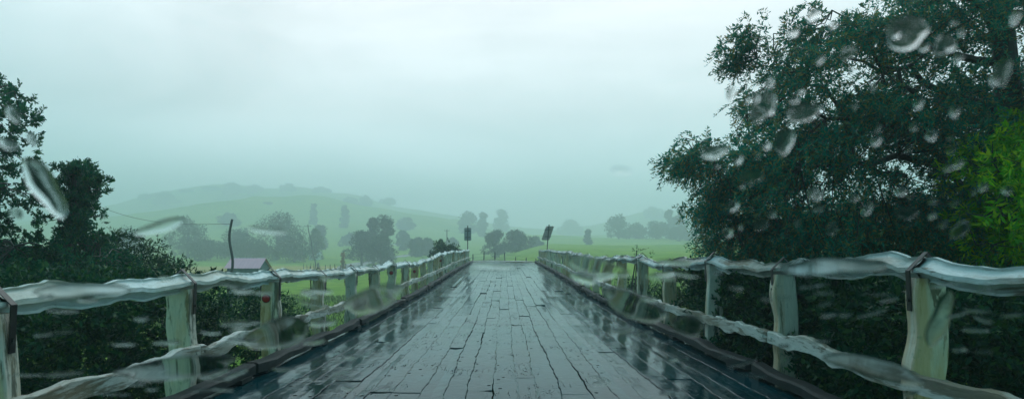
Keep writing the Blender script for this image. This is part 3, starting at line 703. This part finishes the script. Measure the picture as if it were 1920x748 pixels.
def signpost(label, px, ty, by, wpx, Y_, mt, tilt, top):
    x = (px-VX)/F*Y_; g = max(T1(x, Y_), -1); root = tag(empty('marker_sign', (x, Y_, g)), label, 'road sign', 'marker signs seen from behind at the bridge end')
    zt = EYE-(ty-HY)/F*Y_-g; zb = EYE-(by-HY)/F*Y_-g; w = wpx/F*Y_/2; ztop = EYE-(top-HY)/F*Y_-g
    mb = MB(); sh = tilt
    V = [(-w-sh, -.012, zb), (w-sh, -.012, zb), (w+sh, -.012, zt), (-w+sh, -.012, zt)]; c = .06
    poly = [(-w-sh+c, zb), (w-sh-c, zb), (w-sh, zb+c), (w+sh, zt-c), (w+sh-c, zt), (-w+sh+c, zt), (-w+sh, zt-c), (-w-sh, zb+c)]
    n = len(poly); mb.add([(a, -.012, b2) for a, b2 in poly]+[(a, .012, b2) for a, b2 in poly], [tuple(range(n)), tuple(reversed(range(n, 2*n)))]+[(k, (k+1) % n, n+(k+1) % n, n+k)[::-1] for k in range(n)])
    mb.build('sign_panel', mt, root)
    mb = MB()
    for zz in (zb+(zt-zb)*.25, zb+(zt-zb)*.75): mb.box(-w*.8+sh*0, w*.8, -.04, -.014, zz-.03, zz+.03)
    mb.build('brace', M['iron'], root)
    mb = MB(); mb.tube([(-sh*.8, -.085, -.3), (0, -.085, zb), (sh*.6, -.085, ztop)], .045, 8); mb.build('pole', M['greypole'] if tilt == 0 else M['iron'], root)
signpost('grey back of an upright marker sign at the left end of the bridge', 877, 427, 451, 13, 59.6, M['sign_back'], 0, 423)
signpost('leaning brownish marker sign back at the right end of the bridge', 1027, 424, 450, 15, 59.9, M['sign_back2'], .2, 421)

# shed with faded pink roof
sx, sy = (466-VX)/F*62, 62; g = T1(sx, sy); root = tag(empty('farm_shed', (sx, sy, g)), 'small farm shed with faded pink roof behind the left rail', 'shed')
zr = EYE-(484-HY)/F*62-g; ze = EYE-(500-HY)/F*62-g; hw, hd = 1.45, 1.4
mb = MB(); mb.box(-hw, hw, -hd, hd, -.6, ze-.02); mb.add([(-hw, -hd, ze-.02), (-hw, hd, ze-.02), (-hw, 0, zr-.08), (hw, -hd, ze-.02), (hw, hd, ze-.02), (hw, 0, zr-.08)], [(0, 1, 2), (3, 5, 4), (0, 2, 5, 3), (1, 4, 5, 2)])
mb.build('wall', M['shedwall'], root)
mb = MB(); o_ = .22
for sg in (-1, 1):
    P = []
    nx_ = 22
    for k in range(nx_+1):
        xx = -hw-o_+(2*hw+2*o_)*k/nx_; rz_ = .025*(k % 2)
        P += [(xx, sg*(hd+o_), ze-.12+rz_), (xx, 0, zr+.0+rz_)]
    nb = [(2*k, 2*k+1, 2*k+3, 2*k+2) for k in range(nx_)]
    mb.add(P, nb)
mb.build('roof', M['roof'], root)
mb = MB(); mb.box(-.5, .5, -hd-.05, -hd-.004, 0, 2.0); d_ = mb.build('door', M['dark'], root)
mb = MB(); mb.tube([(.38, -hd-.10, .95), (.38, -hd-.10, 1.15)], .02, 6); mb.build('handle', M['iron'], d_)
# distant white cottage
sx, sy = (592-VX)/F*240, 240; g = T1(sx, sy); root = tag(empty('cottage', (sx, sy, g)), 'tiny white farm cottage half hidden by the left tree clump', 'house')
mb = MB(); mb.box(-1.9, 1.9, -2, 2, -.8, 1.9); mb.add([(-1.9, -2, 1.9), (-1.9, 2, 1.9), (-1.9, 0, 2.9), (1.9, -2, 1.9), (1.9, 2, 1.9), (1.9, 0, 2.9)], [(0, 1, 2), (3, 5, 4)]); mb.build('wall', M['white'], root)
mb = MB(); mb.add([(-2.1, -2.3, 1.78), (2.1, -2.3, 1.78), (2.1, 0, 2.98), (-2.1, 0, 2.98), (-2.1, 2.3, 1.78), (2.1, 2.3, 1.78)], [(0, 1, 2, 3), (3, 2, 5, 4)]); mb.build('roof', M['white'], root)
for xx in (-.9, .9): mb = MB(); mb.box(xx-.35, xx+.35, -2.06, -2.005, .6, 1.4); mb.build('window', M['dark'], root)

# farm fences
def farm_fence(label, pts, step, hgt, mt, group, rails=False, thick=.07, jitter=.12):
    P = dense([np.array(p)*kf(p[1]) for p in pts], 30); seg = np.hypot(*np.diff(P, axis=0).T); cum = np.concatenate([[0], np.cumsum(seg)]); nP = int(cum[-1]/step)+1
    x0, y0 = P[0]; root = tag(empty('farm_fence', (x0, y0, T1(x0, y0))), label, 'fence', group); o0 = root.location.copy(); tops = []
    for k in range(nP):
        s_ = k*step; x = np.interp(s_, cum, P[:, 0]); y = np.interp(s_, cum, P[:, 1]); z = T1(x, y); h = hgt*(1 if rails else R.uniform(.8, 1.2))
        lx = R.normal(0, jitter)*.6
        mb = MB(); mb.tube([(x, y, z-.3), (x+lx*.5, y, z+h*.5), (x+lx, y, z+h)], [thick, thick, thick*.8], 6); mb.build('post', mt, root, loc=-o0); tops.append((x, y, z))
    for hh in ((.45, .95) if rails else (.35, .65, .95)):
        mb = MB(); mb.tube([(x, y-.0, z+hgt*hh) for x, y, z in tops], .05 if rails else .008, 5); mb.build('rail' if rails else 'wire', mt, root, loc=-o0)
G = 'farm fences in the fields'
farm_fence('leaning dark post and wire fence across the pasture beyond the bridge end', [(-3.5, 74), (2, 75), (9, 77)], 1.25, 1.25, M['fpost'], G)
farm_fence('row of dark fence posts along the near side of the far road', [(-29, 98), (-24, 96), (-17, 93), (-11, 88)], 1.5, 1.35, M['fpost'], G)
farm_fence('row of posts across the left paddock below the clump of trees', [(-33, 108), (-30.5, 107), (-29.5, 104)], 1.1, 1.3, M['fpost'], G)
farm_fence('low white rail beside the far road below the middle clump', [(-36, 158), (-31.5, 152), (-24.5, 142)], 2.2, .9, M['white'], G, True)

# grass tufts on the banks: nobody could count them
def tufts(n, rgx, rgy, hmin, hmax):
    x = R.uniform(*rgx, n); y = R.uniform(*rgy, n); z = T(x, y); c = np.stack([x, y, z], 1)
    ax = np.tile([0., 0, 1], (n, 1)); return leaves(c, ax, R.uniform(hmin, hmax, n), R.uniform(.03, .07, n), .35)
Vg = np.concatenate([tufts(16000, (-26, -3.6), (34, 62), .15, .4), tufts(9000, (3.6, 22), (22, 60), .15, .45), tufts(6000, (-8, 10), (59.5, 74), .15, .4)])
k = np.abs(Vg.reshape(-1, 4, 3)[:, 0, 0]) > 3.3
Vg = Vg.reshape(-1, 4, 3)[k].reshape(-1, 3)
M['tuft'] = leaf_mat('grass_blades', (.06,.12,.02), (.09,.16,.03), (.17,.19,.06), .6, .3)
o = mesh('grass', Vg, quads(len(Vg)//4), M['tuft']); tag(o, 'rough wet grass on the banks beside the bridge', 'grass', None, 'stuff')

# ------------------------------------------------------------------ raindrops on the sloping glass before the driver
m, nt, b = mat('rain_water'); b.inputs['Base Color'].default_value = (1, 1, 1, 1); b.inputs['Roughness'].default_value = 0.0
b.inputs['IOR'].default_value = 1.33; b.inputs['Transmission Weight'].default_value = 1.0; M['drop'] = m
RAKE = math.radians(32)
def drop(px, py, wpx, hpx, label, group=None, flat=.30, rot=0., seed=0):
    rg = np.random.default_rng(seed+int(px)); ty = (HY-py)/F; Yd = .66/(1+.62*ty); c = np.array([(px-VX)/F*Yd, Yd, EYE+ty*Yd])
    a, h = wpx/F*Yd/2, hpx/F*Yd/2; nr, na = 9, 28; ph = rg.uniform(0, 6.28, 3); V = []; Fc = []
    for k in range(na):
        t = 2*math.pi*k/na; q = 1+.10*math.sin(2*t+ph[0])+.07*math.sin(3*t+ph[1])+.04*math.sin(5*t+ph[2])
        for j in range(1, nr+1):
            r = math.sin(j/nr*math.pi/2); u = a*r*q*math.cos(t); v = h*r*q*math.sin(t); w_ = flat*min(a, h)*math.cos(j/nr*math.pi/2)**.9 if j < nr else 0.0
            u, v = u*math.cos(rot)-v*math.sin(rot), u*math.sin(rot)+v*math.cos(rot); V.append((u, v, w_))
    V.append((0, 0, flat*min(a, h))); top = len(V)-1
    V = np.array(V); cr_, sr = math.cos(RAKE), math.sin(RAKE)
    P = np.stack([V[:, 0], V[:, 2]*cr_-V[:, 1]*sr, V[:, 1]*cr_+V[:, 2]*sr], 1)
    for k in range(na):
        k2 = (k+1) % na; Fc.append((top, k*nr, k2*nr))
        for j in range(nr-1): Fc.append((k*nr+j, k*nr+j+1, k2*nr+j+1, k2*nr+j))
    Fc = [f[::-1] for f in Fc]; nb = len(Fc); Fc.append(tuple(k*nr+nr-1 for k in range(na)))
    o = mesh('raindrop', P, Fc, M['drop'], None, True, loc=c); o.data.polygons[nb].use_smooth = False
    tag(o, label, 'raindrop', group)
drop(84, 352, 62, 118, 'largest grey raindrop, tall and smooth, over the left trees', flat=.2, rot=.15)
DR = [(1430,200,44,60,0),(1535,68,60,46,0),(1700,62,84,60,0),(1640,110,50,40,0),(1340,285,46,30,.3),(1385,130,34,22,0),(1590,100,30,24,0),(1655,205,30,40,0),(1505,210,60,44,.2),(1560,290,50,40,0),(1770,85,44,34,0),(1840,150,50,40,0),(1410,330,40,26,0),(1330,340,34,24,0),(1470,265,40,50,.3),(1600,370,36,28,0),
      (1880,135,36,50,.2),(1340,400,36,60,.4),(1425,420,30,22,0),(1850,370,60,34,-.3),(1800,430,30,40,0),(1700,400,40,26,0),(25,215,26,30,0),(15,270,34,24,0),(60,262,20,24,0),(30,400,28,20,0)]
for i, d in enumerate(DR):
    if i % 2 and i < 20: continue
    drop(*d[:4], 'small raindrop before the tree foliage, bending the light between its leaves', 'raindrops over the trees', rot=d[4], seed=i, flat=(.04, .07, .13)[i % 3])
rg_ = np.random.default_rng(77); TP = [(1300, 60), (2000, 60), (2000, 440), (1400, 440), (1300, 330)]
k_ = 0
while k_ < 60:
    q = rg_.uniform((1290, 20), (1915, 450))
    if q[0]+q[1]*.45 < 1440: continue
    z_ = rg_.uniform(7, 20); drop(q[0], q[1], z_, z_*rg_.uniform(.8, 1.5), 'tiny raindrop bead among the larger ones over the big tree', 'tiny rain beads over the trees', seed=300+k_, flat=(.12, .25, .4)[k_ % 3]); k_ += 1
for k_ in range(70):
    side_ = k_ % 2; px_ = rg_.uniform(0, 760) if side_ else rg_.uniform(1080, 1920); lim = 470+abs(px_-945)*.06
    drop(px_, rg_.uniform(lim+10, 740), rg_.uniform(18, 64), rg_.uniform(5, 12), 'short flat streak of rainwater low before the railings', 'short water streaks before the railings', rot=rg_.normal(0, .18), seed=500+k_, flat=(.1, .2, .35)[k_ % 3])
LW = [(330,690,260,50,.15),(520,625,150,60,.4),(1190,572,150,50,-.5),(1290,610,70,44,-.4),(1560,500,190,44,0),(700,560,130,50,.5),(150,545,170,40,.05),(1762,600,44,120,.1),(1120,500,120,36,-.2),(1640,690,200,50,-.3)]
for i, d in enumerate(LW): drop(*d[:4], 'broad clear ripple of rainwater bending the railings behind it', 'water ripples before the railings', rot=d[4], seed=90+i, flat=.04)
drop(925,496,78,20,'pale flat water ripple over the far end of the bridge deck',None,.2,0,1)
drop(1165,320,44,14,'lone faint raindrop in the open sky left of the big tree',None,.10,0,2)
drop(500,432,70,14,'thin water smear over the broad misty tree behind the shed',None,.2,-.1,3)
drop(300,425,110,22,'long slanting water smear over the misty trees left of the black pole',None,.2,.35,4)
LR = [(265,597,34,9,-.05),(235,645,46,8,-.05),(455,545,38,14,0),(165,562,40,10,0),(1265,492,60,14,.1),(1830,618,50,12,.1),(1900,590,40,12,0),(1800,655,34,12,0),(1540,640,36,9,0),(1380,540,30,9,0),(450,605,80,12,-.1),(455,640,60,10,.1),(120,700,70,12,-.1),(400,700,70,14,-.3),(590,640,40,14,-.2),(1215,560,34,12,.3),(1095,520,60,24,.3)]
for i, d in enumerate(LR): drop(*d[:4], 'thin sideways smear of rainwater before the railings', 'water smears before the railings', rot=-d[4], seed=50+i, flat=(.2, .32)[i % 2])

# ------------------------------------------------------------------ haze
mb = MB(); mb.box(-1450, 1450, -110, 1640, -9, 134)
hz = mb.build('haze', None); hz['kind'] = 'stuff'; hz['label'] = 'pale rain mist filling the valley'; hz['category'] = 'haze'
m = bpy.data.materials.new('haze'); m.use_nodes = True; nt = m.node_tree; nt.nodes.clear()
out = nt.nodes.new('ShaderNodeOutputMaterial'); pv = nt.nodes.new('ShaderNodeVolumePrincipled')
pv.inputs['Color'].default_value = (.82, .948, .990, 1); pv.inputs['Density'].default_value = .0025; pv.inputs['Anisotropy'].default_value = .45
nt.links.new(pv.outputs[0], out.inputs['Volume']); hz.data.materials.append(m)

# ------------------------------------------------------------------ sky
SKYV = 18.0
SUN_EL, SUN_AZ = math.radians(52), math.radians(15)
w = bpy.data.worlds.new('World'); S.world = w; w.use_nodes = True; nt = w.node_tree; bg = nt.nodes['Background']
sk = nt.nodes.new('ShaderNodeTexSky'); sk.sky_type = 'NISHITA'; sk.sun_disc = False; sk.sun_elevation = SUN_EL; sk.sun_rotation = SUN_AZ; sk.dust_density = 5
tc = nt.nodes.new('ShaderNodeTexCoord'); sx_ = nt.nodes.new('ShaderNodeSeparateXYZ'); nt.links.new(tc.outputs['Generated'], sx_.inputs[0])
cr = ramp(nt, sx_.outputs[2], [(0, (1.25, 1.60, 1.72)), (.10, (1.02, 1.20, 1.30)), (.20, (.84, .83, .87)), (.36, (.96, .88, .90)), (.60, (.50, .76, .82)), (1, (.32, .58, .64))])
fr = ramp(nt, math_(nt, 'ADD', math_(nt, 'MULTIPLY', sx_.outputs[1], .5), .5), [(0, (.05, .19, .20)), (.55, (.21, .46, .50)), (.82, (.66, .84, .86)), (.95, (1, 1, 1))])
mp = nt.nodes.new('ShaderNodeMapping'); mp.inputs['Scale'].default_value = (1, 1, 3.2); nt.links.new(tc.outputs['Generated'], mp.inputs[0])
n1 = noise(nt, 1.9, 7, .58, mp.outputs[0], .5); cl_ = ramp(nt, n1.outputs[0], [(.32, .74), (.68, 1.16)])
c = mixc(nt, 1.0, cr.outputs[0], cl_.outputs[0], 'MULTIPLY'); c = mixc(nt, 1.0, c, fr.outputs[0], 'MULTIPLY')
vm = nt.nodes.new('ShaderNodeVectorMath'); vm.operation = 'SCALE'; vm.inputs[3].default_value = SKYV; nt.links.new(c, vm.inputs[0])
sc_ = mixc(nt, .06, vm.outputs[0], sk.outputs[0]); nt.links.new(sc_, bg.inputs[0]); bg.inputs[1].default_value = .1
sl = bpy.data.lights.new('sun', 'SUN'); sl.energy = 1.0; sl.angle = math.radians(25); sl.color = (1, .985, .96); so = bpy.data.objects.new('sun', sl); C.objects.link(so)
so.rotation_euler = (math.radians(90)-SUN_EL, 0, math.pi-SUN_AZ) if False else (-(math.radians(90)-SUN_EL), 0, -SUN_AZ)

# ------------------------------------------------------------------ camera
cam = bpy.data.cameras.new('camera'); co = bpy.data.objects.new('camera', cam); C.objects.link(co); S.camera = co
co.location = (0, 0, EYE); co.rotation_euler = (math.radians(90), 0, 0); cam.sensor_width = 36; cam.lens = F/1920*36
cam.shift_x = (960-VX)/1920; cam.shift_y = (HY-374)/1920; cam.clip_start = .05; cam.clip_end = 4000
cam.dof.use_dof = True; cam.dof.focus_distance = 22; cam.dof.aperture_fstop = 4.0
S.view_settings.view_transform = 'Standard'; S.view_settings.look = 'None'; S.view_settings.exposure = 0; S.view_settings.gamma = 1
S.cycles.use_denoising = True
S.cycles.volume_bounces = 2; S.cycles.max_bounces = 8; S.cycles.diffuse_bounces = 3; S.cycles.glossy_bounces = 3; S.cycles.transmission_bounces = 4
S.cycles.use_fast_gi = False
